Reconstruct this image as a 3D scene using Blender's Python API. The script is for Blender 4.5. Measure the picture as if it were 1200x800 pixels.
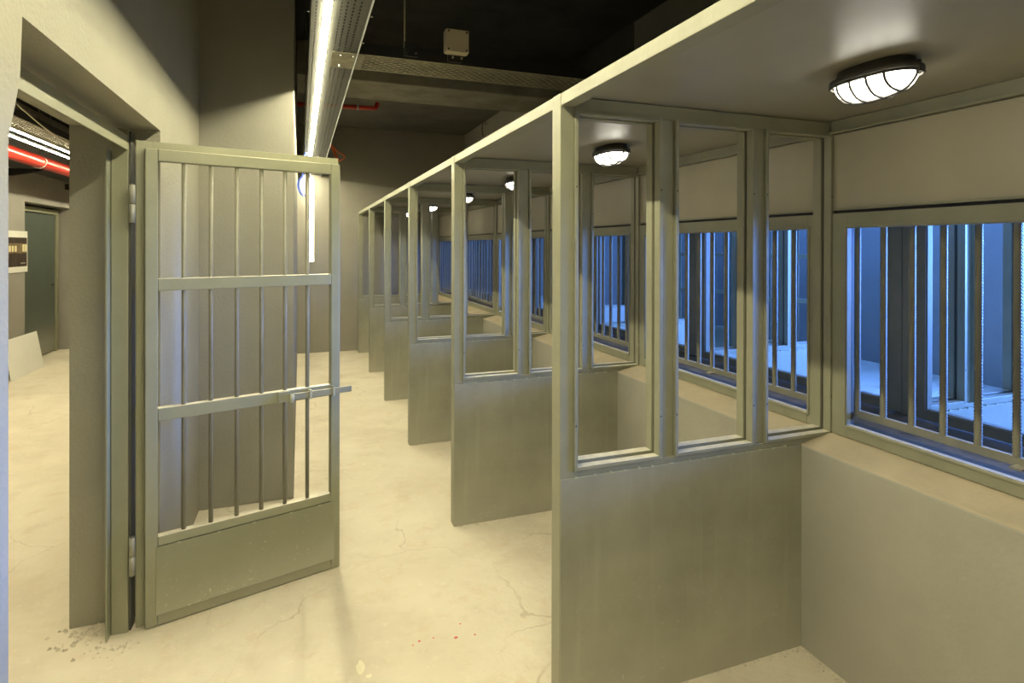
import bpy, math, random
from mathutils import Vector, Matrix
random.seed(7)
for _o in list(bpy.data.objects): bpy.data.objects.remove(_o)
SC = bpy.context.scene
COL = SC.collection
# ------------------------------------------------------------------ camera
cd = bpy.data.cameras.new('camera'); cam = bpy.data.objects.new('camera', cd); COL.objects.link(cam)
cd.sensor_fit = 'HORIZONTAL'; cd.sensor_width = 36.0
cd.lens = 678.5 / 1200 * 36.0
cd.shift_y = -(400 - 290.28) / 1200
cd.clip_start = 0.02; cd.clip_end = 100
r_ = Vector((0.93897312, -0.34398526, 0.00190307)); u_ = Vector((-0.00098, 0.00285, 0.99999)); w_ = Vector((0.34398912, 0.93897072, -0.0023393))
m = Matrix((r_, u_, -w_)).transposed().to_4x4(); m.translation = Vector((0, 0, 1.65)); cam.matrix_world = m
SC.camera = cam
# ------------------------------------------------------------------ exposure, world
SC.view_settings.view_transform = 'Standard'; SC.view_settings.look = 'None'
SC.view_settings.gamma = 1.0; SC.view_settings.use_curve_mapping = False
SC.view_settings.exposure = 0.0
W = bpy.data.worlds.new('world'); SC.world = W; W.use_nodes = True
W.node_tree.nodes['Background'].inputs[0].default_value = (0.35, 0.55, 1, 1)
W.node_tree.nodes['Background'].inputs[1].default_value = 0.3
LED_STRENGTH = 182.0; LED_COL = (1.0, 0.925, 0.63)
LAMP_STRENGTH = 18.0; LAMP_COL = (1.0, 0.95, 0.8)
COOL_STRENGTH = 125.0; COOL_COL = (0.09, 0.27, 1.0)
DAY_FILL_POWER = 2100.0; DAY_FILL_COL = (0.12, 0.30, 1.0)
# daylight lamps added to send blue light in from two unseen windows
def area(name, loc, rot, sx, sy, power, colr):
    l = bpy.data.lights.new(name, 'AREA'); l.shape = 'RECTANGLE'; l.size = sx; l.size_y = sy; l.energy = power; l.color = colr
    o = bpy.data.objects.new(name, l); COL.objects.link(o); o.location = loc; o.rotation_euler = rot; return o
for i, yy in enumerate((-0.45, 1.95)):
    area('day_fill', (7.62, yy, 1.75), (0, math.pi/2, 0), 1.5, 1.7, DAY_FILL_POWER/2, DAY_FILL_COL)

# ------------------------------------------------------------------ materials
def node_mat(name, base, rough=0.5, metal=0.0, var=0.12, scale=6.0, bump=0.0, bscale=120.0, spec=0.5,
             dust=None, streak=0.0, base2=None, top=None):
    """dust=(colour, amount, zlow, zhigh): splashes of dust kept on the thing itself."""
    M = bpy.data.materials.new(name); M.use_nodes = True
    N = M.node_tree.nodes; L = M.node_tree.links; P = N['Principled BSDF']
    P.inputs['Roughness'].default_value = rough; P.inputs['Metallic'].default_value = metal
    P.inputs['Specular IOR Level'].default_value = spec
    tc = N.new('ShaderNodeTexCoord')
    n1 = N.new('ShaderNodeTexNoise'); n1.inputs['Scale'].default_value = scale; n1.inputs['Detail'].default_value = 6
    n1.inputs['Roughness'].default_value = 0.6
    L.new(tc.outputs['Object'], n1.inputs['Vector'])
    ramp = N.new('ShaderNodeValToRGB')
    b2 = base2 or tuple(min(1, c*(1+var)) for c in base)
    ramp.color_ramp.elements[0].position = 0.3; ramp.color_ramp.elements[1].position = 0.72
    ramp.color_ramp.elements[0].color = (*[c*(1-var) for c in base], 1)
    ramp.color_ramp.elements[1].color = (*b2, 1)
    L.new(n1.outputs['Fac'], ramp.inputs['Fac'])
    out = ramp.outputs['Color']
    def mixin(fac, colr, cur):
        mx = N.new('ShaderNodeMix'); mx.data_type = 'RGBA'
        L.new(fac, mx.inputs['Factor']); L.new(cur, mx.inputs['A']); mx.inputs['B'].default_value = (*colr, 1)
        return mx.outputs['Result']
    def math_(op, a, b=None, clamp=False):
        mm = N.new('ShaderNodeMath'); mm.operation = op; mm.use_clamp = clamp
        for i, v in enumerate((a, b)):
            if v is None: continue
            if isinstance(v, (int, float)): mm.inputs[i].default_value = v
            else: L.new(v, mm.inputs[i])
        return mm.outputs[0]
    if streak > 0:
        mp = N.new('ShaderNodeMapping'); mp.inputs['Scale'].default_value = (14, 14, 0.7)
        L.new(tc.outputs['Object'], mp.inputs['Vector'])
        n3 = N.new('ShaderNodeTexNoise'); n3.inputs['Scale'].default_value = 1.6; n3.inputs['Detail'].default_value = 5
        L.new(mp.outputs[0], n3.inputs['Vector'])
        s = math_('MULTIPLY', math_('SUBTRACT', n3.outputs['Fac'], 0.55), 4.0, True)
        s = math_('MULTIPLY', s, streak)
        out = mixin(s, tuple(min(1, c*1.7+0.05) for c in base), out)
    if dust:
        dc, amt, z0, z1 = dust
        sep = N.new('ShaderNodeSeparateXYZ'); L.new(tc.outputs['Object'], sep.inputs[0])
        mr = N.new('ShaderNodeMapRange'); mr.inputs['From Min'].default_value = z1; mr.inputs['From Max'].default_value = z0
        L.new(sep.outputs['Z'], mr.inputs['Value'])
        n4 = N.new('ShaderNodeTexNoise'); n4.inputs['Scale'].default_value = 70; n4.inputs['Detail'].default_value = 3
        L.new(tc.outputs['Object'], n4.inputs['Vector'])
        n5 = N.new('ShaderNodeTexNoise'); n5.inputs['Scale'].default_value = 7; n5.inputs['Detail'].default_value = 4
        L.new(tc.outputs['Object'], n5.inputs['Vector'])
        sp = math_('MULTIPLY', math_('SUBTRACT', n4.outputs['Fac'], 0.60), 9.0, True)
        bl = math_('MULTIPLY', math_('SUBTRACT', n5.outputs['Fac'], 0.47), 4.0, True)
        d = math_('MULTIPLY', math_('MULTIPLY', sp, bl), mr.outputs[0])
        film = math_('MULTIPLY', math_('POWER', mr.outputs[0], 3.0), 0.65)
        d = math_('MULTIPLY', math_('ADD', d, film, True), amt)
        out = mixin(d, dc, out)
    if top:                                   # lamplight on upward faces painted in as a pale dusty tone
        ge = N.new('ShaderNodeNewGeometry'); se = N.new('ShaderNodeSeparateXYZ'); L.new(ge.outputs['True Normal'], se.inputs[0])
        d = math_('MULTIPLY', math_('SUBTRACT', se.outputs['Z'], 0.75), 6.0, True)
        n6 = N.new('ShaderNodeTexNoise'); n6.inputs['Scale'].default_value = 25; L.new(tc.outputs['Object'], n6.inputs['Vector'])
        d = math_('MULTIPLY', d, math_('ADD', n6.outputs['Fac'], 0.35, True))
        out = mixin(d, top, out)
    L.new(out, P.inputs['Base Color'])
    if bump > 0:
        n2 = N.new('ShaderNodeTexNoise'); n2.inputs['Scale'].default_value = bscale; n2.inputs['Detail'].default_value = 5
        L.new(tc.outputs['Object'], n2.inputs['Vector'])
        bp = N.new('ShaderNodeBump'); bp.inputs['Strength'].default_value = bump; bp.inputs['Distance'].default_value = 0.01
        L.new(n2.outputs['Fac'], bp.inputs['Height']); L.new(bp.outputs[0], P.inputs['Normal'])
    return M
def emis(name, colr, strength):
    M = bpy.data.materials.new(name); M.use_nodes = True
    P = M.node_tree.nodes['Principled BSDF']
    P.inputs['Base Color'].default_value = (0.8, 0.8, 0.8, 1)
    P.inputs['Emission Color'].default_value = (*colr, 1); P.inputs['Emission Strength'].default_value = strength
    return M
def floor_mat():
    M = node_mat('dusty_concrete', (0.64, 0.57, 0.43), 0.85, var=0.06, scale=1.6, bump=0.6, bscale=22, spec=0.2, base2=(0.70, 0.635, 0.50))
    N = M.node_tree.nodes; L = M.node_tree.links; P = N['Principled BSDF']
    cur = P.inputs['Base Color'].links[0].from_socket
    tc = N.new('ShaderNodeTexCoord')
    def layer(cur, scale, lo, gain, amt, colr, kind='noise'):
        if kind == 'noise':
            n = N.new('ShaderNodeTexNoise'); n.inputs['Detail'].default_value = 8; n.inputs['Roughness'].default_value = 0.65; src = n.outputs['Fac']
        else:
            n = N.new('ShaderNodeTexVoronoi'); n.feature = 'DISTANCE_TO_EDGE'; src = n.outputs['Distance']
        n.inputs['Scale'].default_value = scale; L.new(tc.outputs['Object'], n.inputs['Vector'])
        a = N.new('ShaderNodeMath'); a.operation = 'SUBTRACT'; L.new(src, a.inputs[0]); a.inputs[1].default_value = lo
        b = N.new('ShaderNodeMath'); b.operation = 'MULTIPLY'; b.use_clamp = True; L.new(a.outputs[0], b.inputs[0]); b.inputs[1].default_value = gain
        c = N.new('ShaderNodeMath'); c.operation = 'MULTIPLY'; L.new(b.outputs[0], c.inputs[0]); c.inputs[1].default_value = amt
        mx = N.new('ShaderNodeMix'); mx.data_type = 'RGBA'; L.new(c.outputs[0], mx.inputs['Factor']); L.new(cur, mx.inputs['A']); mx.inputs['B'].default_value = (*colr, 1)
        return mx.outputs['Result']
    cur = layer(cur, 1.1, 0.50, 5, 0.65, (0.50, 0.43, 0.32))
    cur = layer(cur, 3.7, 0.54, 6, 0.45, (0.50, 0.43, 0.31))
    cur = layer(cur, 7.0, 0.56, 8, 0.45, (0.58, 0.43, 0.27))
    cur = layer(cur, 19.0, 0.58, 9, 0.35, (0.76, 0.70, 0.56))
    cur = layer(cur, 48.0, 0.66, 12, 0.5, (0.42, 0.33, 0.24))
    cur = layer(cur, 14.0, 0.62, 10, 0.5, (0.78, 0.72, 0.58))
    # thin wandering cracks
    mp = N.new('ShaderNodeTexNoise'); mp.inputs['Scale'].default_value = 3.0; mp.inputs['Detail'].default_value = 5; L.new(tc.outputs['Object'], mp.inputs['Vector'])
    sc = N.new('ShaderNodeVectorMath'); sc.operation = 'MULTIPLY_ADD'; L.new(mp.outputs['Color'], sc.inputs[0]); sc.inputs[1].default_value = (.45, .45, 0); L.new(tc.outputs['Object'], sc.inputs[2])
    vo = N.new('ShaderNodeTexVoronoi'); vo.feature = 'DISTANCE_TO_EDGE'; vo.inputs['Scale'].default_value = 1.1; L.new(sc.outputs[0], vo.inputs['Vector'])
    mr = N.new('ShaderNodeMapRange'); mr.inputs['From Min'].default_value = .0015; mr.inputs['From Max'].default_value = .006; mr.inputs['To Min'].default_value = .5; mr.inputs['To Max'].default_value = 0; L.new(vo.outputs['Distance'], mr.inputs['Value'])
    n9 = N.new('ShaderNodeTexNoise'); n9.inputs['Scale'].default_value = 1.7; L.new(tc.outputs['Object'], n9.inputs['Vector'])
    gt_ = N.new('ShaderNodeMapRange'); gt_.inputs['From Min'].default_value = .48; gt_.inputs['From Max'].default_value = .6; L.new(n9.outputs['Fac'], gt_.inputs['Value'])
    mu = N.new('ShaderNodeMath'); mu.operation = 'MULTIPLY'; L.new(mr.outputs[0], mu.inputs[0]); L.new(gt_.outputs[0], mu.inputs[1])
    mx = N.new('ShaderNodeMix'); mx.data_type = 'RGBA'; L.new(mu.outputs[0], mx.inputs['Factor']); L.new(cur, mx.inputs['A']); mx.inputs['B'].default_value = (.36, .29, .20, 1)
    cur = mx.outputs['Result']
    L.new(cur, P.inputs['Base Color'])
    return M
DUST = (0.50, 0.47, 0.37)
M_floor = floor_mat()
M_wallleft = node_mat('cream_grey_plaster', (0.34, 0.325, 0.255), 0.8, var=0.06, scale=2.2, bump=0.3, bscale=70, spec=0.25)
M_backwall = node_mat('semi_gloss_grey_wall', (0.30, 0.28, 0.235), 0.30, var=0.07, scale=2.2, bump=0.05, bscale=20)
M_plaster = node_mat('grey_plaster', (0.335, 0.315, 0.275), 0.8, var=0.07, scale=2.2, bump=0.35, bscale=70, spec=0.25)
M_rough = node_mat('rough_grey_render', (0.30, 0.285, 0.235), 0.75, var=0.08, scale=2.5, bump=0.16, bscale=75, spec=0.3)
M_reveal = node_mat('grey_reveal_plaster', (0.27, 0.25, 0.215), 0.85, var=0.08, scale=3, bump=0.4, bscale=60, spec=0.2)
M_lowwall = node_mat('smooth_grey_wall_paint', (0.36, 0.345, 0.28), 0.5, var=0.07, scale=3, bump=0.22, bscale=40, dust=(DUST, 0.5, 0.0, 0.35))
M_sill = node_mat('dusty_sill', (0.52, 0.44, 0.30), 0.85, var=0.10, scale=5, bump=0.3, bscale=50, spec=0.2)
M_brownsill = node_mat('brown_dusty_ledge', (0.20, 0.165, 0.12), 0.85, var=0.3, scale=8, bump=0.4, bscale=50, spec=0.2)
M_paint = node_mat('olive_grey_metal_paint', (0.26, 0.255, 0.175), 0.42, var=0.09, scale=7, bump=0.08, bscale=60, dust=(DUST, 0.35, 0.0, 0.5), top=(0.66, 0.62, 0.50))
M_gate = node_mat('olive_gate_paint', (0.27, 0.27, 0.18), 0.42, var=0.07, scale=7, bump=0.05, bscale=60, dust=(DUST, 0.35, 0.0, 0.3), top=(0.66, 0.60, 0.46))
M_panel = node_mat('olive_grey_sheet_paint', (0.28, 0.272, 0.205), 0.38, var=0.20, scale=2.6, bump=0.05, bscale=30, dust=((0.46, 0.44, 0.35), 0.95, 0.0, 0.70), streak=0.14)
M_gpanel = node_mat('olive_gate_sheet_paint', (0.24, 0.24, 0.16), 0.42, var=0.08, scale=4, bump=0.05, bscale=30, dust=((0.7, 0.68, 0.55), 1.0, -0.05, 0.42))
M_edge = node_mat('worn_light_paint', (0.42, 0.42, 0.30), 0.45, var=0.12, scale=20, bump=0.05)
M_upper = node_mat('warm_grey_sheet_paint', (0.38, 0.345, 0.245), 0.45, var=0.07, scale=3, bump=0.04, bscale=20)
M_dark = node_mat('dark_grey_paint_and_shade', (0.07, 0.07, 0.06), 0.55, var=0.15, scale=5)
M_cellceil = node_mat('grey_booth_ceiling_paint', (0.28, 0.26, 0.195), 0.4, var=0.08, scale=2, bump=0.05, bscale=14)
M_blackceil = node_mat('black_ceiling', (0.030, 0.029, 0.026), 0.9, var=0.3, scale=3, bump=0.4, bscale=20, spec=0.1)
M_greyceil = node_mat('dark_grey_ceiling', (0.15, 0.14, 0.12), 0.9, var=0.15, scale=3, bump=0.3, bscale=20, spec=0.1)
M_beam = node_mat('bare_concrete', (0.30, 0.28, 0.22), 0.9, var=0.25, scale=4, bump=0.5, bscale=25, spec=0.15)
M_traysheet = node_mat('dull_galvanised_sheet', (0.06, 0.06, 0.05), 0.6, metal=0.0, var=0.15, scale=30)
M_galv = node_mat('galvanised_steel', (0.58, 0.58, 0.52), 0.38, metal=0.6, var=0.12, scale=30)
M_zinc = node_mat('dull_zinc', (0.30, 0.28, 0.19), 0.45, metal=0.5, var=0.3, scale=25)
M_black = node_mat('black_steel', (0.018, 0.018, 0.018), 0.5, var=0.2)
M_bar = node_mat('rebar_paint', (0.20, 0.19, 0.135), 0.45, var=0.12, scale=12, top=(0.45, 0.42, 0.34))
M_box = node_mat('beige_plastic', (0.50, 0.43, 0.30), 0.5, var=0.03)
M_red = node_mat('red_pipe_paint', (0.55, 0.035, 0.02), 0.3, var=0.08)
M_orange = node_mat('orange_cable', (0.9, 0.16, 0.05), 0.45, var=0.03)
M_blue = node_mat('blue_cable', (0.05, 0.12, 0.6), 0.45, var=0.03)
M_white = node_mat('white_cable', (0.6, 0.58, 0.5), 0.5, var=0.03)
M_board = node_mat('white_board', (0.85, 0.83, 0.75), 0.5, var=0.02)
M_door = node_mat('dark_green_door_paint', (0.085, 0.105, 0.085), 0.45, var=0.10, scale=4, dust=(DUST, 0.7, 0.2, 0.9))
M_lampbase = node_mat('dark_lamp_housing', (0.06, 0.055, 0.045), 0.45)
M_screw = node_mat('shiny_screw', (0.75, 0.75, 0.72), 0.25, metal=0.8)
M_led = emis('led_strip_light', LED_COL, LED_STRENGTH)
M_led2 = emis('side_room_strip_light', LED_COL, 105.0)
M_cool = emis('cool_tube_light', COOL_COL, COOL_STRENGTH)
M_lamp = emis('lit_lamp_glass', LAMP_COL, LAMP_STRENGTH)

# ------------------------------------------------------------------ mesh helpers
class MB:
    def __init__(s): s.v = []; s.f = []
    def box(s, x0, x1, y0, y1, z0, z1):
        i = len(s.v)
        s.v += [(x0,y0,z0),(x1,y0,z0),(x1,y1,z0),(x0,y1,z0),(x0,y0,z1),(x1,y0,z1),(x1,y1,z1),(x0,y1,z1)]
        s.f += [tuple(i+k for k in q) for q in ((0,3,2,1),(4,5,6,7),(0,1,5,4),(1,2,6,5),(2,3,7,6),(3,0,4,7))]
        return s
    def prism(s, pts, axis, a, b):
        """closed profile pts swept between a and b along axis ('x','y','z')"""
        i = len(s.v); n = len(pts)
        for t in (a, b):
            for p, q in pts:
                s.v.append({'x': (t,p,q), 'y': (p,t,q), 'z': (p,q,t)}[axis])
        s.f.append(tuple(i+k for k in range(n))[::-1]); s.f.append(tuple(i+n+k for k in range(n)))
        for k in range(n):
            j = (k+1) % n; s.f.append((i+k, i+j, i+n+j, i+n+k))
        return s
    def ring(s, axis, d0, d1, a0, a1, b0, b1, wa0, wa1, wb0, wb1):
        """rectangular frame; outer a0..a1 x b0..b1, member widths; 'y' => plane XZ, 'x' => plane YZ"""
        def bx(p0, p1, q0, q1):
            if axis == 'y': s.box(p0, p1, d0, d1, q0, q1)
            else: s.box(d0, d1, p0, p1, q0, q1)
        bx(a0, a0+wa0, b0, b1); bx(a1-wa1, a1, b0, b1)
        bx(a0+wa0, a1-wa1, b0, b0+wb0); bx(a0+wa0, a1-wa1, b1-wb1, b1)
        return s
    def cyl(s, p, q, r, n=10, r2=None):
        p = Vector(p); q = Vector(q); d = (q-p).normalized()
        a = d.orthogonal().normalized(); b = d.cross(a); i = len(s.v); r2 = r if r2 is None else r2
        for c, rr in ((p, r), (q, r2)):
            for k in range(n):
                t = 2*math.pi*k/n; s.v.append(tuple(c + (a*math.cos(t)+b*math.sin(t))*rr))
        s.f.append(tuple(i+k for k in range(n))[::-1]); s.f.append(tuple(i+n+k for k in range(n)))
        for k in range(n):
            j = (k+1) % n; s.f.append((i+k, i+j, i+n+j, i+n+k))
        return s
    def tube(s, pts, r, n=8, closed=False):
        pts = [Vector(p) for p in pts]; N = len(pts); i = len(s.v); prev = None
        for k, p in enumerate(pts):
            d = (pts[(k+1) % N] - pts[k-1]) if closed else (pts[min(k+1, N-1)] - pts[max(k-1, 0)])
            d.normalize()
            a = d.orthogonal().normalized() if prev is None else (prev - d*prev.dot(d)).normalized()
            prev = a; b = d.cross(a)
            for j in range(n):
                t = 2*math.pi*j/n; s.v.append(tuple(p + (a*math.cos(t)+b*math.sin(t))*r))
        for k in range(N if closed else N-1):
            k2 = (k+1) % N
            for j in range(n):
                j2 = (j+1) % n; s.f.append((i+k*n+j, i+k*n+j2, i+k2*n+j2, i+k2*n+j))
        if not closed:
            s.f.append(tuple(i+j for j in range(n))[::-1]); s.f.append(tuple(i+(N-1)*n+j for j in range(n)))
        return s
    def build(s, name, mt, parent=None, bevel=0, smooth=False):
        me = bpy.data.meshes.new(name); me.from_pydata(s.v, [], s.f); me.validate(); me.update()
        me.materials.append(mt)
        if smooth:
            for p in me.polygons: p.use_smooth = len(p.vertices) <= 4
        o = bpy.data.objects.new(name, me); COL.objects.link(o)
        if parent: o.parent = parent
        if bevel:
            b = o.modifiers.new('bevel', 'BEVEL'); b.width = bevel; b.segments = 2; b.limit_method = 'ANGLE'
        return o
def tag(o, label=None, cat=None, group=None, kind=None):
    if label: o['label'] = label
    if cat: o['category'] = cat
    if group: o['group'] = group
    if kind: o['kind'] = kind
    return o
def thing(name, loc=(0,0,0), rz=0, label=None, cat=None, group=None, kind=None):
    o = bpy.data.objects.new(name, None); COL.objects.link(o); o.location = loc; o.rotation_euler = (0,0,rz)
    o.empty_display_size = 0.1
    return tag(o, label, cat, group, kind)
def copy_tree(o, parent=None):
    c = o.copy(); COL.objects.link(c); c.parent = parent
    for ch in list(o.children): copy_tree(ch, c)
    return c
def curve(pts, n=10):
    """Catmull-Rom through pts"""
    P = [Vector(p) for p in pts]; P = [P[0]*2-P[1]] + P + [P[-1]*2-P[-2]]; out = []
    for k in range(1, len(P)-2):
        a, b, c, d = P[k-1:k+3]
        for j in range(n):
            t = j/n; out.append(0.5*((2*b)+(c-a)*t+(2*a-5*b+4*c-d)*t*t+(3*b-a-3*c+d)*t**3))
    out.append(P[-2]); return out

# ------------------------------------------------------------------ plan numbers
Y0, BAY, NP = 1.837, 1.4767, 6          # near face of the first partition in view, spacing
XP, XW, XL = 0.854, 2.113, 1.95         # partition end, window plane, low wall face
XR = 2.60                               # rear window plane
YB, YF = 9.465, -2.5                    # back wall, wall behind the camera
CZ = 3.52
# ------------------------------------------------------------------ setting
tag(MB().box(-3.9, 3.0, YF, 13.6, -0.12, 0.0).build('floor', M_floor), kind='structure')
fo = MB().box(3.0, 8.0, YF, 13.6, -0.07, 0.05).build('floor', M_floor); tag(fo, kind='structure')
tag(MB().box(-3.9, 8.0, YF, 5.9, CZ, CZ+0.15).build('ceiling', M_blackceil), kind='structure')
tag(MB().box(-0.9, 8.0, 5.9, 13.6, CZ, CZ+0.15).build('ceiling', M_greyceil), kind='structure')  # lighter grey than the black slabs on either side
tag(MB().box(-3.9, -0.9, 5.9, 13.6, CZ, CZ+0.15).build('ceiling', M_blackceil), kind='structure')
# left wall with the doorway
XA, XB = -0.59, -0.93
wl = MB()
wl.box(XB, XA, YF, 1.545, 0, CZ)
wl.prism([(1.545, 1.88), (1.60, 2.02), (1.612, 2.165), (1.612, CZ), (1.545, CZ)], 'x', XB, XA)
wl.box(XB, XA, 1.612, 2.99, 2.168, CZ)
wl.box(XB, XA, 2.99, 4.10, 0, CZ)
tag(wl.build('wall_left', M_wallleft), kind='structure')
pil = MB().box(XB, -0.036, 4.05, YB+0.3, 0, CZ).build('wall_pilaster', M_rough, bevel=0.006); tag(pil, kind='structure')
tag(MB().box(-0.036, XR+0.3, YB, YB+0.2, 0, CZ).build('wall_back', M_backwall), kind='structure')
tag(MB().box(-3.9, 8.0, YF-0.2, YF, -0.1, CZ).build('wall_rear', M_plaster), kind='structure')
# wall under the windows, with its dusty sloping top
low = MB().prism([(XL, 0), (XL, 0.826), (XL+0.006, 0.832), (4.713-XL, 0.832), (4.713-XL, 0)], 'y', YF, YB)
tag(low.build('wall_right', M_lowwall), kind='structure')
sill = MB().prism([(XL+0.002, 0.8315), (XL+0.008, 0.835), (2.09, 0.866), (2.135, 0.868), (2.135, 0.8315)], 'y', YF, YB)
tag(sill.build('trim_1', M_sill), kind='structure')
led_ = MB().prism([(2.1355, 0.8315), (2.1355, 0.874), (2.64, 0.885), (2.64, 0.8315)], 'y', YF, YB)
tag(led_.build('trim_2', M_brownsill), kind='structure')
up = MB().box(2.135, 2.598, YF, YB, 1.80, 2.177).box(XR, XR+0.12, YF, YB, 1.78, 2.20).box(XR, XR+0.12, 5.9, YB, 2.20, CZ)
tag(MB().box(XR, XR+0.12, YF, 5.9, 2.20, CZ).build('wall_right_black', M_blackceil), kind='structure')
up.box(2.135, 2.598, YF, 0.42, 0.885, 1.80)
tag(up.build('wall_right_upper', M_plaster), kind='structure')
tag(MB().box(2.0, XR, YF, 3.2, 2.191, 3.08).build('trim_3', M_dark), kind='structure')
tag(MB().box(-0.03, XR, 5.58, 6.27, 3.2, CZ).build('trim_4', M_beam, bevel=0.01), kind='structure')
# the room through the doorway
XO = -3.45
wo = MB().box(XO-0.4, XO, YF, 9.5, 0, CZ).box(XO-0.4, XO, 9.5, 11.12, 2.24, CZ).box(XO-0.4, XO, 11.12, 13.6, 0, CZ)
tag(wo.build('wall_side_room', M_plaster), kind='structure')
tag(MB().box(XO, XB, 13.4, 13.6, 0, CZ).build('wall_side_room_back', M_plaster), kind='structure')
tag(MB().box(XB-0.02, -0.036, 9.766, 13.4, 0, CZ).build('wall_inner', M_plaster), kind='structure')
# hall beyond the booths: far wall with two unseen windows added for the blue light
fw = MB()
fw.box(7.5, 7.7, YF, 13.6, 2.55, CZ); fw.box(7.5, 7.7, YF, 13.6, 0, 0.95)
for a, b in ((YF, -1.35), (0.45, 1.05), (2.85, 13.6)): fw.box(7.5, 7.7, a, b, 0.95, 2.55)
tag(fw.build('wall_far', M_plaster), kind='structure')
tag(MB().box(XR+0.12, 7.5, YB+0.35, YB+0.5, 0, CZ).build('wall_far_back', M_plaster), kind='structure')
for k, a in enumerate((-1.35, 1.05)):
    wn = thing('window_%d' % (k+1), (7.56, a, 0.95), kind='structure')  # added out of view to house the blue lamps
    MB().ring('x', -0.03, 0.03, 0, 1.8, 0, 1.6, .05, .05, .05, .05).box(-0.02, 0.02, 0.88, 0.92, 0.05, 1.55).build('window_frame', M_gate, wn, bevel=.003)

# ------------------------------------------------------------------ steel door frame and gate
df = thing('door_frame', (-0.72, 2.88, 0), label='olive steel door frame set in the left doorway, carrying the open barred gate', cat='door frame')
def post(y0, y1):
    return MB().box(-0.03, 0.032, y0, y1, 0, 2.15)
post(0.0, 0.05).build('jamb_post', M_gate, df, bevel=.003)
MB().box(-0.038, -0.032, -0.045, 0.05, -0.002, 2.05).build('door_stop', M_gate, df)
MB().box(0.034, 0.040, 0.012, 0.075, 0, 2.14).build('jamb_flange', M_dark, df)
post(-1.26, -1.10).build('jamb_post', M_gate, df, bevel=.003)
MB().box(-0.03, 0.024, -1.10, 0.0, 2.088, 2.12).build('shaded_head', M_dark, df, bevel=.003)  # dark colour stands in for the shade behind the lip
MB().box(0.0245, 0.032, -1.10, 0.0, 2.058, 2.12).build('head_lip', M_gate, df, bevel=.001)

GA = math.atan2(0.239, 0.822)
gt = thing('barred_gate', (-0.622, 2.865, 0.004), GA, label='open olive steel gate with six vertical bars and a solid lower panel', cat='gate')
GW, GH, T = 0.85, 2.065, 0.04
MB().box(0, .047, 0, T, 0, GH).build('stile', M_gate, gt, bevel=.0035)
MB().box(GW-.047+.002, GW, 0, T, 0, GH).build('stile', M_gate, gt, bevel=.0035)
for z0, z1 in ((2.012, 2.065), (1.450, 1.504), (0.885, 0.941), (0.343, 0.385), (0.0, 0.046)):
    MB().box(.0475, GW-.0455, .0005, T-.0005, z0, z1).build('rail', M_gate, gt, bevel=.0035)
for k in range(6):
    x = .148 + k*.1085
    MB().cyl((x, T/2, .384), (x, T/2, 2.013), .0095, 12).build('bar', M_bar, gt, smooth=True)
MB().box(.040, GW-.030, -.003, -.0005, .046, .3425).build('lower_panel', M_gpanel, gt, bevel=.0008)
MB().box(.047, GW-.047, .030, .034, .04, .345).build('rear_sheet', M_gpanel, gt)
MB().ring('y', T+.001, T+.006, -.030, GW+.004, .0, GH+.036, .06, .04, .03, .05).build('rear_flange', M_gate, gt, bevel=.001)
bl = MB()
for x in (.12, .28, .43, .60, .74):
    bl.box(x, x+.014, -.0045, -.0032, .339, .3435)
tag(bl.build('weld_bead', M_edge, gt), kind='stuff')
# bolt
bo = MB().box(.598, .905, -.020, -.008, .895, .925).build('slide_bolt', M_paint, gt, bevel=.002)
MB().box(.545, .600, -.007, -.0005, .888, .938).build('bolt_plate', M_gate, gt, bevel=.001)
h = MB().cyl((.602, -.012, .91), (.602, -.042, .925), .008, 10).cyl((.602, -.040, .925), (.596, -.045, .89), .010, 10).build('bolt_knob', M_edge, gt, smooth=True)
for x in (.690, .806):
    MB().ring('y', -.026, -.0005, x, x+.010, .888, .934, .0001, .0001, .005, .007).box(x, x+.010, -.027, -.022, .888, .934).build('bolt_keeper', M_edge, gt)
for z in (1.743, .249):
    hg = MB().cyl((-.046, .004, z), (-.046, .004, z+.078), .0115, 14).build('hinge', M_panel, gt, smooth=True)
    MB().cyl((-.046, .004, z+.081), (-.046, .004, z+.160), .0115, 14).build('hinge_knuckle', M_panel, hg, smooth=True)
    MB().cyl((-.046, .004, z-.006), (-.046, .004, z+.166), .008, 10).build('hinge_pin', M_dark, hg, smooth=True)

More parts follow.
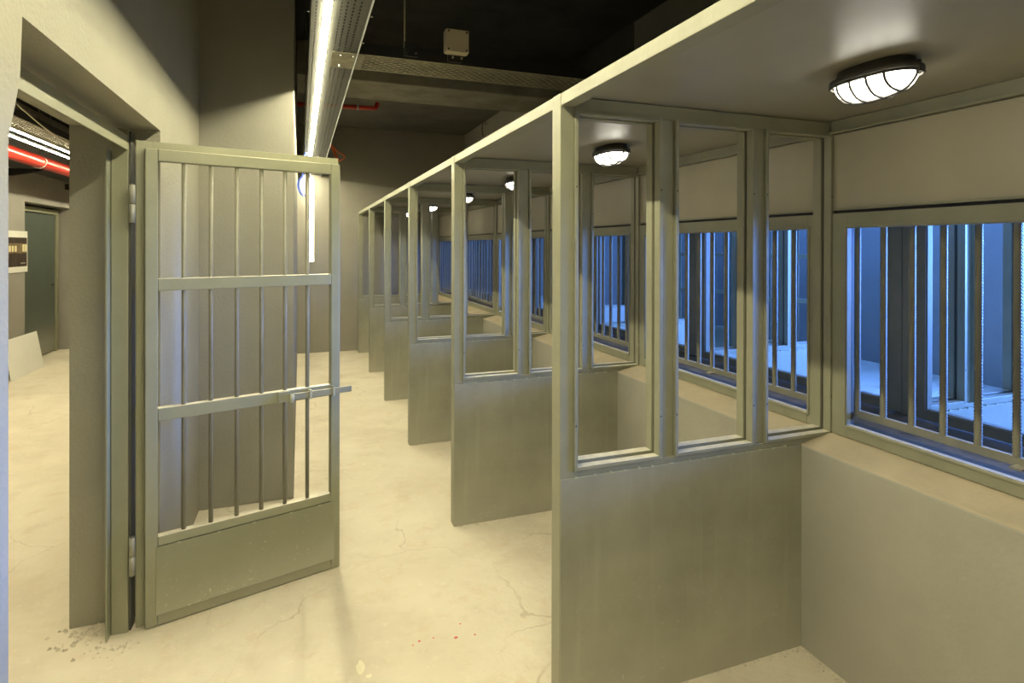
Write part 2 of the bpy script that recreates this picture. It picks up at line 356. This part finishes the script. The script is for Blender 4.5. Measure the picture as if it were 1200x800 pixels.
# ------------------------------------------------------------------ booth partitions
OPEN = [(0.905, 1.266), (1.325, 1.700), (1.755, 2.112)]
ZB, ZT = 0.861, 2.125
def make_partition():
    r = thing('booth_partition', (XP, Y0, 0))
    ox = XP
    MB().box(-.002, .051, 0, .07, 0, 2.1855).build('end_post', M_paint, r, bevel=.0025)
    MB().box(.0, XL-ox-.001, -.003, .073, 0, .836).build('lower_panel', M_panel, r, bevel=.001)
    MB().box(.0515, 2.12-ox, 0.001, .069, .8365, .8605).build('bottom_rail', M_paint, r, bevel=.002)
    MB().box(.0515, 2.12-ox, 0.001, .069, 2.1255, 2.176).build('header', M_paint, r, bevel=.002)
    for a, b in ((1.266, 1.325), (1.700, 1.755)):
        MB().box(a-ox+.0005, b-ox-.0005, .006, .064, ZB, ZT).build('mullion', M_paint, r, bevel=.002)
    for a, b in OPEN:
        MB().ring('y', -.009, .026, a-ox, b-ox, ZB, ZT, .013, .013, .013, .010).build('window_moulding', M_paint, r, bevel=.0015)
        MB().ring('y', .040, .079, a-ox, b-ox, ZB, ZT, .015, .015, .019, .012).build('window_moulding', M_paint, r, bevel=.0015)
        MB().ring('y', .0262, .0398, a-ox+.001, b-ox-.001, ZB+.0005, ZT-.0005, .003, .003, .006, .003).build('glazing_groove', M_dark, r)
    w = MB(); x = .055
    while x < 1.05:
        l = random.uniform(.008, .018); w.box(x, x+l, -.0062, -.0005, .8345, .8395+random.uniform(0, .003)); x += random.uniform(.055, .085)
    w.box(.053, 1.0, -.0042, -.0005, .8352, .8375)
    tag(w.build('weld_seam', M_edge, r), kind='stuff')
    s = MB()
    for a, b in OPEN:
        for xx in (a-ox+.006, b-ox-.006):
            for z in (1.02, 1.86): s.cyl((xx, -.0100, z), (xx, -.0085, z), .003, 8)
    tag(s.build('screw_hole', M_black, r), kind='stuff')
    for z in (2.146, 2.156, 2.166, 2.176):
        pass
    return r
p0 = make_partition()
ORD = ['first', 'second', 'third', 'fourth', 'fifth', 'sixth']
PL = ['grey steel booth partition nearest the camera, tall lower panel under three openings',
      'second booth partition from the camera, dust splashed low on its panel',
      'third booth partition from the camera, along the corridor',
      'fourth booth partition from the camera, seen as a narrow strip of panel',
      'fifth booth partition from the camera, last but one before the back wall',
      'farthest booth partition, standing just before the dark back wall']
p0['label'] = PL[0]; p0['category'] = 'partition'; p0['group'] = 'booth partitions along the corridor'
for k in range(1, NP):
    c = copy_tree(p0); c.location.y = Y0 + k*BAY; c['label'] = PL[k]
c = copy_tree(p0); c.location.y = Y0 - BAY; c['label'] = 'booth partition just outside the right edge, behind the nearest one in view'
# mirrored partitions of the far row, seen blue through the barred windows
FL = ['far row booth partition seen through the right-hand barred window, in blue light',
      'far row booth partition seen through the second opening of the nearest partition',
      'third far row booth partition, in blue light beyond the windows',
      'fourth far row booth partition, in blue light beyond the windows',
      'fifth far row booth partition, in blue light beyond the windows',
      'last far row booth partition, in blue light by the back wall']
for k in range(NP):
    c = copy_tree(p0); c.location = (4.713-XP, Y0+k*BAY, .05); c.scale = (-1, 1, 1)
    c['label'] = FL[k]; c['group'] = 'booth partitions of the far row'

# rails and roofs of both rows
rl = MB().box(XP, XP+.055, YF+.01, 9.295, 2.141, 2.1845).build('booth_rail', M_paint, bevel=.002)
tag(rl, 'long bright steel rail running over the partition posts to the back wall', 'rail')
rf = MB().box(XP+.056, XR-.002, YF+.01, 9.46, 2.1785, 2.189).build('booth_roof', M_cellceil)
tag(rf, 'flat grey sheet roof over the near row of booths, carrying the caged lamps', 'roof')
rl = MB().box(4.713-XP-.055, 4.713-XP, YF+.01, 9.295, 2.191, 2.2345).build('booth_rail', M_paint, bevel=.002)
tag(rl, 'steel rail over the far row of booths beyond the windows', 'rail')
rf = MB().box(XR+.122, 4.713-XP-.056, YF+.01, 9.46, 2.2285, 2.239).build('booth_roof', M_cellceil)
tag(rf, 'flat sheet roof over the far row of booths beyond the windows', 'roof')

# ------------------------------------------------------------------ barred windows
def rebar():
    n, r0, pitch = 8, .0106, .0110
    z0, z1 = .970, 1.80; N = int((z1-z0)/pitch)*2
    me = MB()
    for k in range(N+1):
        z = z0 + (z1-z0)*k/N; rr = r0 + (.0032 if k % 2 else 0)
        for j in range(n):
            t = 2*math.pi*j/n + .25*(k % 2)
            me.v.append((rr*math.cos(t), rr*math.sin(t), z + .0025*math.sin(t)))
    for k in range(N):
        for j in range(n):
            j2 = (j+1) % n; me.f.append((k*n+j, k*n+j2, (k+1)*n+j2, (k+1)*n+j))
    return me
A0, A1 = BAY*0 + .07, BAY          # bay from far face of partition k to near face of k+1 (local y)
def make_window():
    r = thing('barred_window', (XW, Y0, 0))
    a, b = .072, BAY-.004
    oa, ob = .117, BAY-.080
    MB().ring('x', -.006, .020, .0795, BAY-.0095, .869, 1.790, oa-.0795, BAY-.0095-ob, .922-.869, 1.790-1.728).build('frame', M_paint, r, bevel=.002)
    MB().box(.001, .019, .0702, .0794, .869, 1.80).box(.001, .019, BAY-.0094, BAY-.0002, .869, 1.80).build('corner_strip', M_paint, r)
    MB().ring('x', -.011, -.0065, oa-.012, ob+.012, .922-.012, 1.728+.012, .009, .009, .009, .009).build('frame_lip', M_paint, r, bevel=.001)
    MB().ring('x', .0205, .034, oa-.006, ob+.006, .912, 1.734, .006, .006, .006, .006).build('frame_lining', M_dark, r)
    MB().box(.002, .014, a+.002, b-.002, 1.803, 2.121).build('upper_panel', M_upper, r, bevel=.001)
    MB().box(-.006, .001, a+.002, b-.002, 1.803, 1.812).build('panel_lip', M_paint, r, bevel=.001)
    MB().box(.010, .021, a+.002, b-.002, 1.7905, 1.8025).build('shadow_gap', M_black, r)
    MB().prism([(-.022, 2.124), (.02, 2.124), (.02, 2.177), (-.012, 2.177), (-.012, 2.132), (-.022, 2.132)], 'y', a+.002, b-.002).build('top_angle', M_paint, r, bevel=.001)
    MB().box(.060, .078, a+.004, b-.006, .944, .974).build('bar_rail', M_bar, r, bevel=.0015)
    MB().box(.021, .062, ob-.60, ob-.565, .944, .950).build('fixing_lug', M_bar, r)
    bm = rebar(); bar0 = None
    y = ob-.0 + .012; k = 0
    while y > oa-.01:
        if bar0 is None:
            bar0 = bm.build('bar', M_bar, r, smooth=True); bb = bar0
        else:
            bb = bar0.copy(); COL.objects.link(bb); bb.parent = r
        bb.location = (.069, y, 0); y -= .1145; k += 1
    return r
def make_rear():
    r = thing('rear_window_frame', (XR, Y0, 0))
    oa, ob = .117, BAY-.080
    MB().ring('x', -.015, .018, .072-.036, BAY+.034, .890, 1.799, oa-.036, BAY+.034-ob, .05, .045).build('frame', M_bar, r, bevel=.002)
    MB().ring('x', -.022, -.0155, oa-.012, ob+.012, .928, 1.766, .008, .008, .008, .008).build('frame_lip', M_bar, r, bevel=.001)
    MB().cyl((.0, oa+.030, .94), (.0, oa+.030, 1.755), .0045, 8).build('draw_rod', M_dark, r, smooth=True)
    return r
WL = ['barred window with blue light behind, at the right edge of the picture',
      'barred window behind the nearest partition, seen through its second and third openings',
      'barred window between the second and third partitions from the camera',
      'barred window of the third booth from the camera',
      'barred window of the fourth booth from the camera',
      'barred window of the last booth, next to the back wall']
RL = ['rear steel window frame behind the bars of the window at the right edge',
      'rear steel window frame behind the bars of the window past the nearest partition',
      'rear steel frame behind the barred window between the second and third partitions',
      'rear steel frame behind the barred window of the third booth',
      'rear steel frame behind the barred window of the fourth booth',
      'rear steel frame behind the barred window of the last booth']
w0 = make_window(); r0 = make_rear()
for k in range(6):
    y = Y0 + (k-1)*BAY
    a = w0 if k == 0 else copy_tree(w0); a.location.y = y
    tag(a, WL[k], 'window', 'barred booth windows')
    b = r0 if k == 0 else copy_tree(r0); b.location.y = y
    tag(b, RL[k], 'window frame', 'rear window frames behind the bars')

# ------------------------------------------------------------------ caged oval lamps
def make_lamp():
    r = thing('bulkhead_lamp', (0, 0, 0))
    def oval(z, a, b, n=28, p=2.6):
        out = []
        for k in range(n):
            t = 2*math.pi*k/n; c, s_ = math.cos(t), math.sin(t)
            out.append((math.copysign(abs(c)**(2/p), c)*b, math.copysign(abs(s_)**(2/p), s_)*a, z))
        return out
    def loft(levels, n=28):
        m_ = MB()
        for z, a, b in levels: m_.v += oval(z, a, b, n)
        for l in range(len(levels)-1):
            for k in range(n):
                j = (k+1) % n; m_.f.append((l*n+k, (l+1)*n+k, (l+1)*n+j, l*n+j))
        m_.f.append(tuple(range(n))); m_.f.append(tuple((len(levels)-1)*n+k for k in range(n))[::-1])
        return m_
    loft([(0, .108, .058), (-.018, .112, .060), (-.026, .130, .074), (-.036, .132, .076), (-.040, .122, .068)]).build('base', M_lampbase, r, smooth=True)
    loft([(-.0405, .116, .062), (-.055, .114, .060), (-.072, .104, .053), (-.084, .084, .040), (-.089, .050, .020)]).build('glass_diffuser', M_lamp, r, smooth=True)
    g = MB(); g.tube([Vector(p) for p in oval(-.044, .128, .073)], .0045, 6, True)
    for y in (-.075, -.026, .026, .075):
        hw = .066 if abs(y) < .05 else .058; dz = -.097 if abs(y) < .05 else -.089
        g.tube(curve([(-hw-.004, y, -.042), (-hw+.004, y, -.066), (-hw*.55, y, dz+.006), (0, y, dz), (hw*.55, y, dz+.006), (hw-.004, y, -.066), (hw+.004, y, -.042)], 4), .0040, 6)
    g.tube(curve([(0, -.128, -.042), (0, -.118, -.066), (0, -.085, -.090), (0, 0, -.100), (0, .085, -.090), (0, .118, -.066), (0, .128, -.042)], 4), .0040, 6)
    g.build('guard_cage', M_lampbase, r, smooth=True)
    for y in (-.128, .128):
        MB().cyl((0, y, -.020), (0, y, -.050), .007, 8).build('screw_lug', M_lampbase, r, smooth=True)
    return r
LL = ['large caged oval lamp at top right on the nearest booth ceiling, lit',
      'lit caged oval lamp seen through the first opening of the nearest partition',
      'lit caged lamp seen through the second partition, third from the camera',
      'small lit caged lamp, fourth from the camera',
      'small lit caged lamp, fifth from the camera',
      'smallest lit caged lamp, in the last booth']
l0 = make_lamp()
for k, (x, y) in enumerate(((1.575, 1.225), (1.54, 2.69), (1.55, 4.15), (1.56, 5.62), (1.53, 7.09), (1.53, 8.62))):
    o = l0 if k == 0 else copy_tree(l0)
    o.location = (x, y, 2.178); tag(o, LL[k], 'lamp', 'caged oval lamps on the booth ceilings')

# ------------------------------------------------------------------ perforated cable trays
def perforated(m_, axis, rows, s0, s1, edges, z0, z1, slot, pitch):
    """sheet with real slots: rows=[(centre, width, phase)], edges=(lo,hi) across; axis along which slots run"""
    def bx(l0, l1, c0, c1):
        if axis == 'y': m_.box(c0, c1, l0, l1, z0, z1)
        else: m_.box(l0, l1, c0, c1, z0, z1)
    cur = edges[0]
    for c, w, ph in rows:
        bx(s0, s1, cur, c-w/2); cur = c+w/2
        t = s0 + ph - pitch; bridge = pitch - slot
        while t < s1:
            a, b = max(t, s0), min(t+bridge, s1)
            if b > a: bx(a, b, c-w/2, c+w/2)
            t += pitch
    bx(s0, s1, cur, edges[1])
ty = thing('cable_tray', (0, 0, 0), label='long perforated steel cable tray hung along the corridor, LED light on its underside', cat='cable tray')
t_ = MB()
perforated(t_, 'y', [(.069, .006, 0), (.178, .005, .01), (.203, .008, 0), (.232, .008, .01), (.262, .008, .02)], YF+.05, 9.455, (.047, .303), 2.745, 2.7465, .022, .042)
tag(t_.build('perforated_sheet', M_traysheet, ty), kind='stuff')
MB().box(.045, .0468, YF+.05, 9.455, 2.704, 2.790).build('side_flange', M_traysheet, ty)
f2 = MB()
f2.box(.3032, .305, YF+.05, 9.455, 2.716, 2.790); f2.build('side_flange', M_traysheet, ty)
for y in (-1.0, 1.2, 4.9, 7.4, 9.0):
    for x in (.040, .310):
        MB().cyl((x, y, 2.747), (x, y, CZ-.001), .004, 8).build('hanger_rod', M_zinc, ty, smooth=True)
for x, y, dx in ((.045, 2.84, -1), (.305, 2.80, 1), (.305, 3.18, 1), (.045, 5.5, -1), (.305, 5.4, 1), (.045, 7.0, -1)):
    MB().cyl((x, y, 2.735), (x+dx*.018, y, 2.735), .0045, 8).build('screw', M_screw, ty, smooth=True)
ls = thing('led_strip', (0, 0, 0), label='bright continuous LED strip light under the corridor cable tray', cat='light')
MB().box(.0995, .1355, YF+.1, 9.462, 2.7405, 2.7448).build('housing', M_traysheet, ls)
MB().prism([(.1005, 2.7400), (.1010, 2.7365), (.103, 2.7350), (.132, 2.7350), (.134, 2.7365), (.1345, 2.7400)], 'y', YF+.1, 9.458).build('light_strip', M_led, ls)
lv = thing('led_strip', (.165, 9.463, 1.40), label='short upright glowing strip on the back wall, below the end of the corridor tray', cat='light')  # glowing strip built for the upright bright streak
MB().box(-.042, .042, -.012, 0, 0, 1.30).build('housing', M_white, lv, bevel=.002)
MB().box(-.036, .036, -.018, -.0125, .01, 1.29).build('light_strip', emis('dim_glow_strip', LED_COL, 12.0), lv)
tx = thing('cable_tray', (.307, 3.385, 0), label='perforated cable tray branching off to the right above the booth roofs', cat='cable tray')
t2 = MB()
rows = [(.030+.0265*i, .013, .0275*(i % 2)) for i in range(10)]
perforated(t2, 'x', rows, .0, 2.28, (0, .30), 2.741, 2.743, .036, .055)
tag(t2.build('perforated_sheet', M_zinc, tx), kind='stuff')
MB().box(0, 2.28, -.002, 0, 2.741, 2.805).build('side_flange', M_black, tx)
MB().box(0, 2.28, .300, .302, 2.741, 2.805).build('side_flange', M_black, tx)
MB().box(.167, .347, 3.385, 3.685, 2.7375, 2.7400).build('joint_plate', M_zinc, ty)
for x, y in ((.217, 3.42), (.222, 3.615), (.287, 3.42)):
    MB().cyl((x, y, 2.737), (x, y, 2.729), .006, 8).build('screw', M_screw, ty, smooth=True)
MB().box(.26, .34, -.022, -.003, 2.755, 2.835).build('hanger_bracket', M_black, tx)
MB().cyl((.262, -.012, 2.80), (.262, -.012, CZ-.001), .005, 8).build('hanger_rod', M_zinc, tx, smooth=True)
for x in (.275, .325, .545, .60):
    MB().cyl((x, -.023, 2.772), (x, -.034, 2.772), .007, 8).build('screw', M_screw, tx, smooth=True)
jb = thing('junction_box', (.795, 3.366, 2.785), label='beige square plastic junction box fixed above the branching cable tray', cat='junction box')
MB().box(0, .145, -.058, 0, 0, .140).build('body', M_box, jb, bevel=.014)
MB().box(.004, .141, -.066, -.0585, .004, .136).build('lid', M_box, jb, bevel=.003)
for x, z in ((.018, .018), (.127, .018), (.018, .122), (.127, .122)):
    MB().cyl((x, -.0665, z), (x, -.069, z), .006, 8).build('lid_screw', M_screw, jb, smooth=True)
MB().box(.03, .115, .0005, .0165, -.035, .02).build('mounting_plate', M_black, jb)

# pipes and loose cables
rp = thing('sprinkler_pipe', (0, 0, 0), label='thin red pipe with an upturned end under the ceiling beyond the beam', cat='pipe')
MB().tube(curve([(-.03, 7.5, 3.372), (.45, 7.5, 3.388), (.84, 7.5, 3.398), (.905, 7.5, 3.41), (.925, 7.5, 3.47)], 6), .027, 10).build('pipe', M_red, rp, smooth=True)
MB().cyl((.68, 7.5, 3.39), (.68, 7.5, CZ-.001), .004, 8).build('hanger_rod', M_zinc, rp, smooth=True)
MB().cyl((.668, 7.5, 3.393), (.692, 7.5, 3.393), .034, 10).build('pipe_clip', M_galv, rp, smooth=True)
oc = MB()
oc.tube(curve([(.375, 8, 2.993), (.429, 8, 2.872), (.483, 8.01, 2.785), (.56, 8, 2.83), (.52, 8, 2.875), (.461, 8, 2.908), (.385, 8, 2.993)], 6), .008, 6)
oc.tube(curve([(.380, 8.02, 2.99), (.425, 8.02, 2.90), (.47, 8.02, 2.79)], 6), .009, 6)
oc.tube(curve([(.385, 8.01, 2.99), (.440, 8.01, 2.89), (.478, 8.01, 2.80)], 6), .008, 6)
oc.tube(curve([(.300, 8.0, 2.80), (.33, 8.0, 2.95), (.38, 8.0, 2.993)], 6), .006, 6)
tag(oc.build('cable_loop', M_orange, smooth=True), 'orange cable loop hanging beside the corridor cable tray', 'cable')
bc = MB()
bc.tube(curve([(.055, 7, 2.716), (.03, 7, 2.47), (-.018, 7.0, 2.39), (-.022, 7, 2.31), (.01, 7, 2.24), (.055, 7, 2.22), (.09, 7.02, 2.30), (.10, 7.0, 2.45), (.07, 7, 2.716)], 6), .006, 6)
bc.tube(curve([(.060, 7.03, 2.716), (.04, 7.03, 2.48), (-.005, 7.03, 2.40), (-.010, 7.03, 2.32), (.02, 7.03, 2.25), (.06, 7.03, 2.235)], 6), .006, 6)
tag(bc.build('cable_loop', M_blue, smooth=True), 'blue cable loop hanging by the pilaster, seen through the gate', 'cable')
wk = MB().tube(curve([(2.595, 8.35, 3.30), (2.57, 8.33, 3.40), (2.55, 8.2, 3.50), (2.56, 8.1, 3.44)], 6), .006, 6)
tag(wk.build('wall_wire', M_black, smooth=True), 'short black wire stub sticking out of the upper wall over the booths', 'wire')

# ------------------------------------------------------------------ side room, seen through the doorway
st = thing('cable_tray', (-2.74, 2.0, 0), label='perforated cable tray with two light lines in the side room', cat='cable tray')
t3 = MB(); perforated(t3, 'y', [(.30, .010, 0), (.34, .010, .02), (.38, .010, 0), (.42, .010, .02), (.46, .010, 0)], 0, 11.0, (0.18, .50), 2.745, 2.747, .034, .055)
tag(t3.build('perforated_sheet', M_zinc, st), kind='stuff')
MB().box(.178, .18, 0, 11, 2.735, 2.80).build('side_flange', M_black, st)
MB().box(.50, .502, 0, 11, 2.735, 2.80).build('side_flange', M_black, st)
for y in (1.0, 4.0, 6.4, 9.2): MB().cyl((.34, y, 2.748), (.34, y, CZ-.001), .004, 6).build('hanger_rod', M_zinc, st, smooth=True)
for x, lab, ya, yb in ((.235, 'right-hand of the two light strips under the side room tray', 0, 6.35), (.075, 'left-hand light strip in the side room, beside the red pipe', 0, 10.6)):
    s_ = thing('led_strip', (-2.74+x, 2.0, 0), label=lab, cat='light', group='side room light strips')
    MB().box(-.022, .022, 0, yb, 2.727, 2.7445).build('housing', M_galv, s_)
    MB().box(-.017, .017, .02, yb-.02, 2.7235, 2.7265).build('light_strip', M_led2, s_)
    for y in ((1.0, 4.0, 6.0) if x < .2 else ()): MB().cyl((0, y, 2.745), (0, y, CZ-.001), .003, 6).build('hanger_rod', M_zinc, s_, smooth=True)
bp = thing('red_pipe', (-2.95, 2.0, 2.66), label='thick red pipe running under the side room ceiling', cat='pipe')
MB().cyl((0, 0, 0), (0, 11.0, 0), .076, 20).build('pipe', M_red, bp, smooth=True)
for y in (2.2, 6.5, 8.9):
    pts = [(.079*math.cos(t), y, .079*math.sin(t)) for t in [2*math.pi*k/20 for k in range(20)]]
    MB().tube([Vector(p) for p in pts], .006, 6, True).build('pipe_clip', M_galv, bp, smooth=True)
    MB().cyl((0, y, .079), (0, y, CZ-2.661), .004, 6).build('hanger_rod', M_zinc, bp, smooth=True)
sh = thing('wall_tray', (XO, 2.0, 2.615), label='black cable tray on wall brackets below the thick red pipe', cat='cable tray')
t4 = MB(); perforated(t4, 'y', [(.17+.04*i, .012, .02*(i % 2)) for i in range(5)], 0, 11, (.12, .37), 0, .002, .034, .055)
tag(t4.build('perforated_sheet', M_black, sh), kind='stuff')
MB().box(.368, .371, 0, 11, .002, .055).build('side_flange', M_black, sh)
MB().box(.12, .123, 0, 11, .002, .055).build('side_flange', M_black, sh)
for y in (3.2, 5.05, 6.95, 8.9):
    MB().prism([(.001, -.09), (.001, -.001), (.37, -.001), (.37, -.025), (.06, -.09)], 'y', y, y+.04).build('wall_bracket', M_black, sh)
wc = MB().tube(curve([(-2.2, 5.4, 2.86), (-2.2, 5.87, 2.823), (-2.2, 6.07, 2.791), (-2.2, 6.6, 2.716), (-2.2, 7.4, 2.68), (-2.2, 8.6, 2.74)], 6), .007, 6)
tag(wc.build('hanging_cable', M_white, smooth=True), 'pale cable sagging in front of the side room tray', 'cable')
d2 = thing('door_1', (XO, 9.5, 0), kind='structure')
MB().box(-.19, -.15, 0.03, 1.46, .02, 2.12).build('door_leaf', M_door, d2, bevel=.003)
MB().box(-.21, -.13, 1.47, 1.56, 0, 2.20).build('door_jamb', M_gate, d2, bevel=.004)
MB().box(-.21, -.13, 0.0, 1.47, 2.13, 2.20).build('door_head', M_gate, d2, bevel=.004)
MB().cyl((-.149, 1.34, 1.05), (-.12, 1.34, 1.05), .012, 10).build('door_handle', M_dark, d2, smooth=True)
MB().box(-.39, -.22, 0, 1.62, 0, 2.24).build('door_backing', M_dark, d2)
# leaning board
def plate(pts, thick, dirv):
    m_ = MB(); n = len(pts); d = Vector(dirv).normalized()*thick
    m_.v = [tuple(Vector(p)) for p in pts] + [tuple(Vector(p)+d) for p in pts]
    m_.f = [tuple(range(n)), tuple(range(n, 2*n))[::-1]] + [(k, k+n, (k+1) % n+n, (k+1) % n) for k in range(n)]
    return m_
bd = plate([(-3.270, 8.66, .0), (-3.277, 9.62, .001), (-3.418, 9.78, .47), (-3.421, 8.86, .475)], .012, (-1, 0, -.3))
tag(bd.build('leaning_board', M_board, bevel=.001), 'white square board leaning on the side room wall under the poster', 'board')
# poster: a photograph of an old hall with lit windows
ps = thing('poster', (XO+.002, 8.90, 1.30), label='white-bordered photo poster of a dim hall with bright windows, on the side room wall', cat='poster')
MB().box(0, .006, 0, .66, 0, .54).build('sheet', M_board, ps)
M_ph = node_mat('printed_dark_hall', (0.06, 0.04, 0.03), .4, var=.6, scale=14)
M_ph2 = node_mat('printed_window_light', (0.85, 0.75, 0.45), .4, var=.15, scale=20)
M_ph3 = node_mat('printed_wall_tone', (0.22, 0.16, 0.09), .4, var=.3, scale=10)
MB().box(.0062, .0072, .02, .64, .075, .455).build('printed_picture', M_ph, ps)
pp = MB().box(.0073, .0078, .02, .62, .25, .38); pp.build('printed_wall', M_ph3, ps)
for k, y in enumerate((.04, .12, .20, .28, .50, .57)):
    MB().box(.0079, .0084, y, y+(.055 if k < 4 else .062), .27, .345+(.02 if k > 3 else 0)).build('printed_window', M_ph2, ps)
pt = MB()
for k in range(6): pt.box(.0073, .0078, .45+k*.025, .468+k*.025, .115, .122)
tag(pt.build('caption_mark', M_board, ps), kind='stuff')

# ------------------------------------------------------------------ hall beyond the booths
ct = thing('cool_light_strip', (6.6, 0, -.05), label='cold blue-white light strip over the hall beyond the booths', cat='light')
MB().box(-.03, .03, YF+.2, 9.4, 3.0, 3.03).build('housing', M_galv, ct)
MB().box(-.022, .022, YF+.2, 9.4, 2.993, 2.999).build('light_strip', M_cool, ct)
for y in (-1, 2, 5, 8): MB().cyl((0, y, 3.031), (0, y, CZ+.049), .004, 6).build('hanger_rod', M_zinc, ct, smooth=True)
for (x, y, a, lab) in ((6.15, 5.35, 2.15, 'barred gate in blue light, seen through the third opening of the nearest partition'),
                       (6.15, 7.05, 2.15, 'barred gate in blue light, seen through the middle opening of the nearest partition')):
    g2 = copy_tree(gt); g2.location = (x, y, .055); g2.rotation_euler = (0, 0, a); g2['label'] = lab

# small paint marks on the dusty floor
def blot(cx, cy, r, n=11, sx=1, sy=1):
    m_ = MB(); m_.v = []
    for k in range(n):
        t = 2*math.pi*k/n; q_ = r*random.uniform(.7, 1.15); m_.v.append((cx+q_*sx*math.cos(t), cy+q_*sy*math.sin(t), .0004))
    m_.v += [(a, b, .0012) for a, b, c in m_.v]
    m_.f = [tuple(range(n))[::-1], tuple(range(n, 2*n))] + [(k, (k+1) % n, (k+1) % n+n, k+n) for k in range(n)]
    return m_
M_redspot = node_mat('red_paint_drip', (0.6, 0.12, 0.12), .7, var=.1)
M_pale = node_mat('pale_plaster_smear', (0.78, 0.72, 0.52), .8, var=.05)
spots = MB()
def add_blot(cx, cy, r, **k):
    b = blot(cx, cy, r, **k); i = len(spots.v); spots.v += b.v; spots.f += [tuple(i+q for q in f) for f in b.f]
for cx, cy, r in ((.47, 2.40, .006), (.53, 2.40, .004), (.62, 2.37, .008), (.66, 2.45, .005), (.70, 2.36, .005), (.44, 2.385, .004)):
    add_blot(cx, cy, r)
tag(spots.build('paint_drips', M_redspot), 'small red paint drips on the corridor floor before the nearest partition', 'paint drips', kind='stuff')
spots = MB(); add_blot(.225, 2.33, .028, sx=.6, sy=1.5); add_blot(.25, 2.27, .014); add_blot(.10, 2.12, .03, sx=1.5, sy=.6)
tag(spots.build('plaster_smear', M_pale), 'pale plaster smears on the floor in front of the open gate', 'smear', kind='stuff')
chips = MB(); M_chip = node_mat('plaster_chips', (0.56, 0.50, 0.38), .9, var=.25, scale=30)
def chip(x, y, r):
    i = len(chips.v)
    for k in range(5):
        t = 6.283*k/5 + random.random(); chips.v.append((x+r*math.cos(t)*random.uniform(.6, 1.2), y+r*math.sin(t)*random.uniform(.6, 1.2), .0002))
    chips.v.append((x, y, r*random.uniform(.5, 1.1)))
    chips.f.append(tuple(i+k for k in range(5))[::-1])
    chips.f += [(i+k, i+(k+1) % 5, i+5) for k in range(5)]
for _ in range(170):
    x, y = random.gauss(-.82, .07), random.gauss(2.93, .05)
    if x < -.765 or y < 2.82: chip(x, y, random.uniform(.003, .012))
for _ in range(60):
    x, y = random.gauss(-.72, .05), random.gauss(2.79, .03)
    if y < 2.82: chip(x, y, random.uniform(.002, .007))
tag(chips.build('plaster_rubble', M_chip), 'crumbs of plaster rubble at the foot of the door jamb', 'rubble', kind='stuff')
chips = MB()
for k in range(NP):
    for _ in range(90 if k < 3 else 20):
        chip(random.uniform(XP+.02, XL-.02), Y0+k*BAY-abs(random.gauss(.004, .016))-.004, random.uniform(.002, .007))
for _ in range(110): chip(XL-abs(random.gauss(.004, .02))-.004, random.uniform(1.2, Y0), random.uniform(.002, .008))
for _ in range(120): chip(random.uniform(-.6, 1.9), random.uniform(1.2, 7), random.uniform(.0015, .004))
tag(chips.build('floor_grit', M_chip), 'fine grit gathered along the feet of the partitions and strewn on the floor', 'grit', kind='stuff')
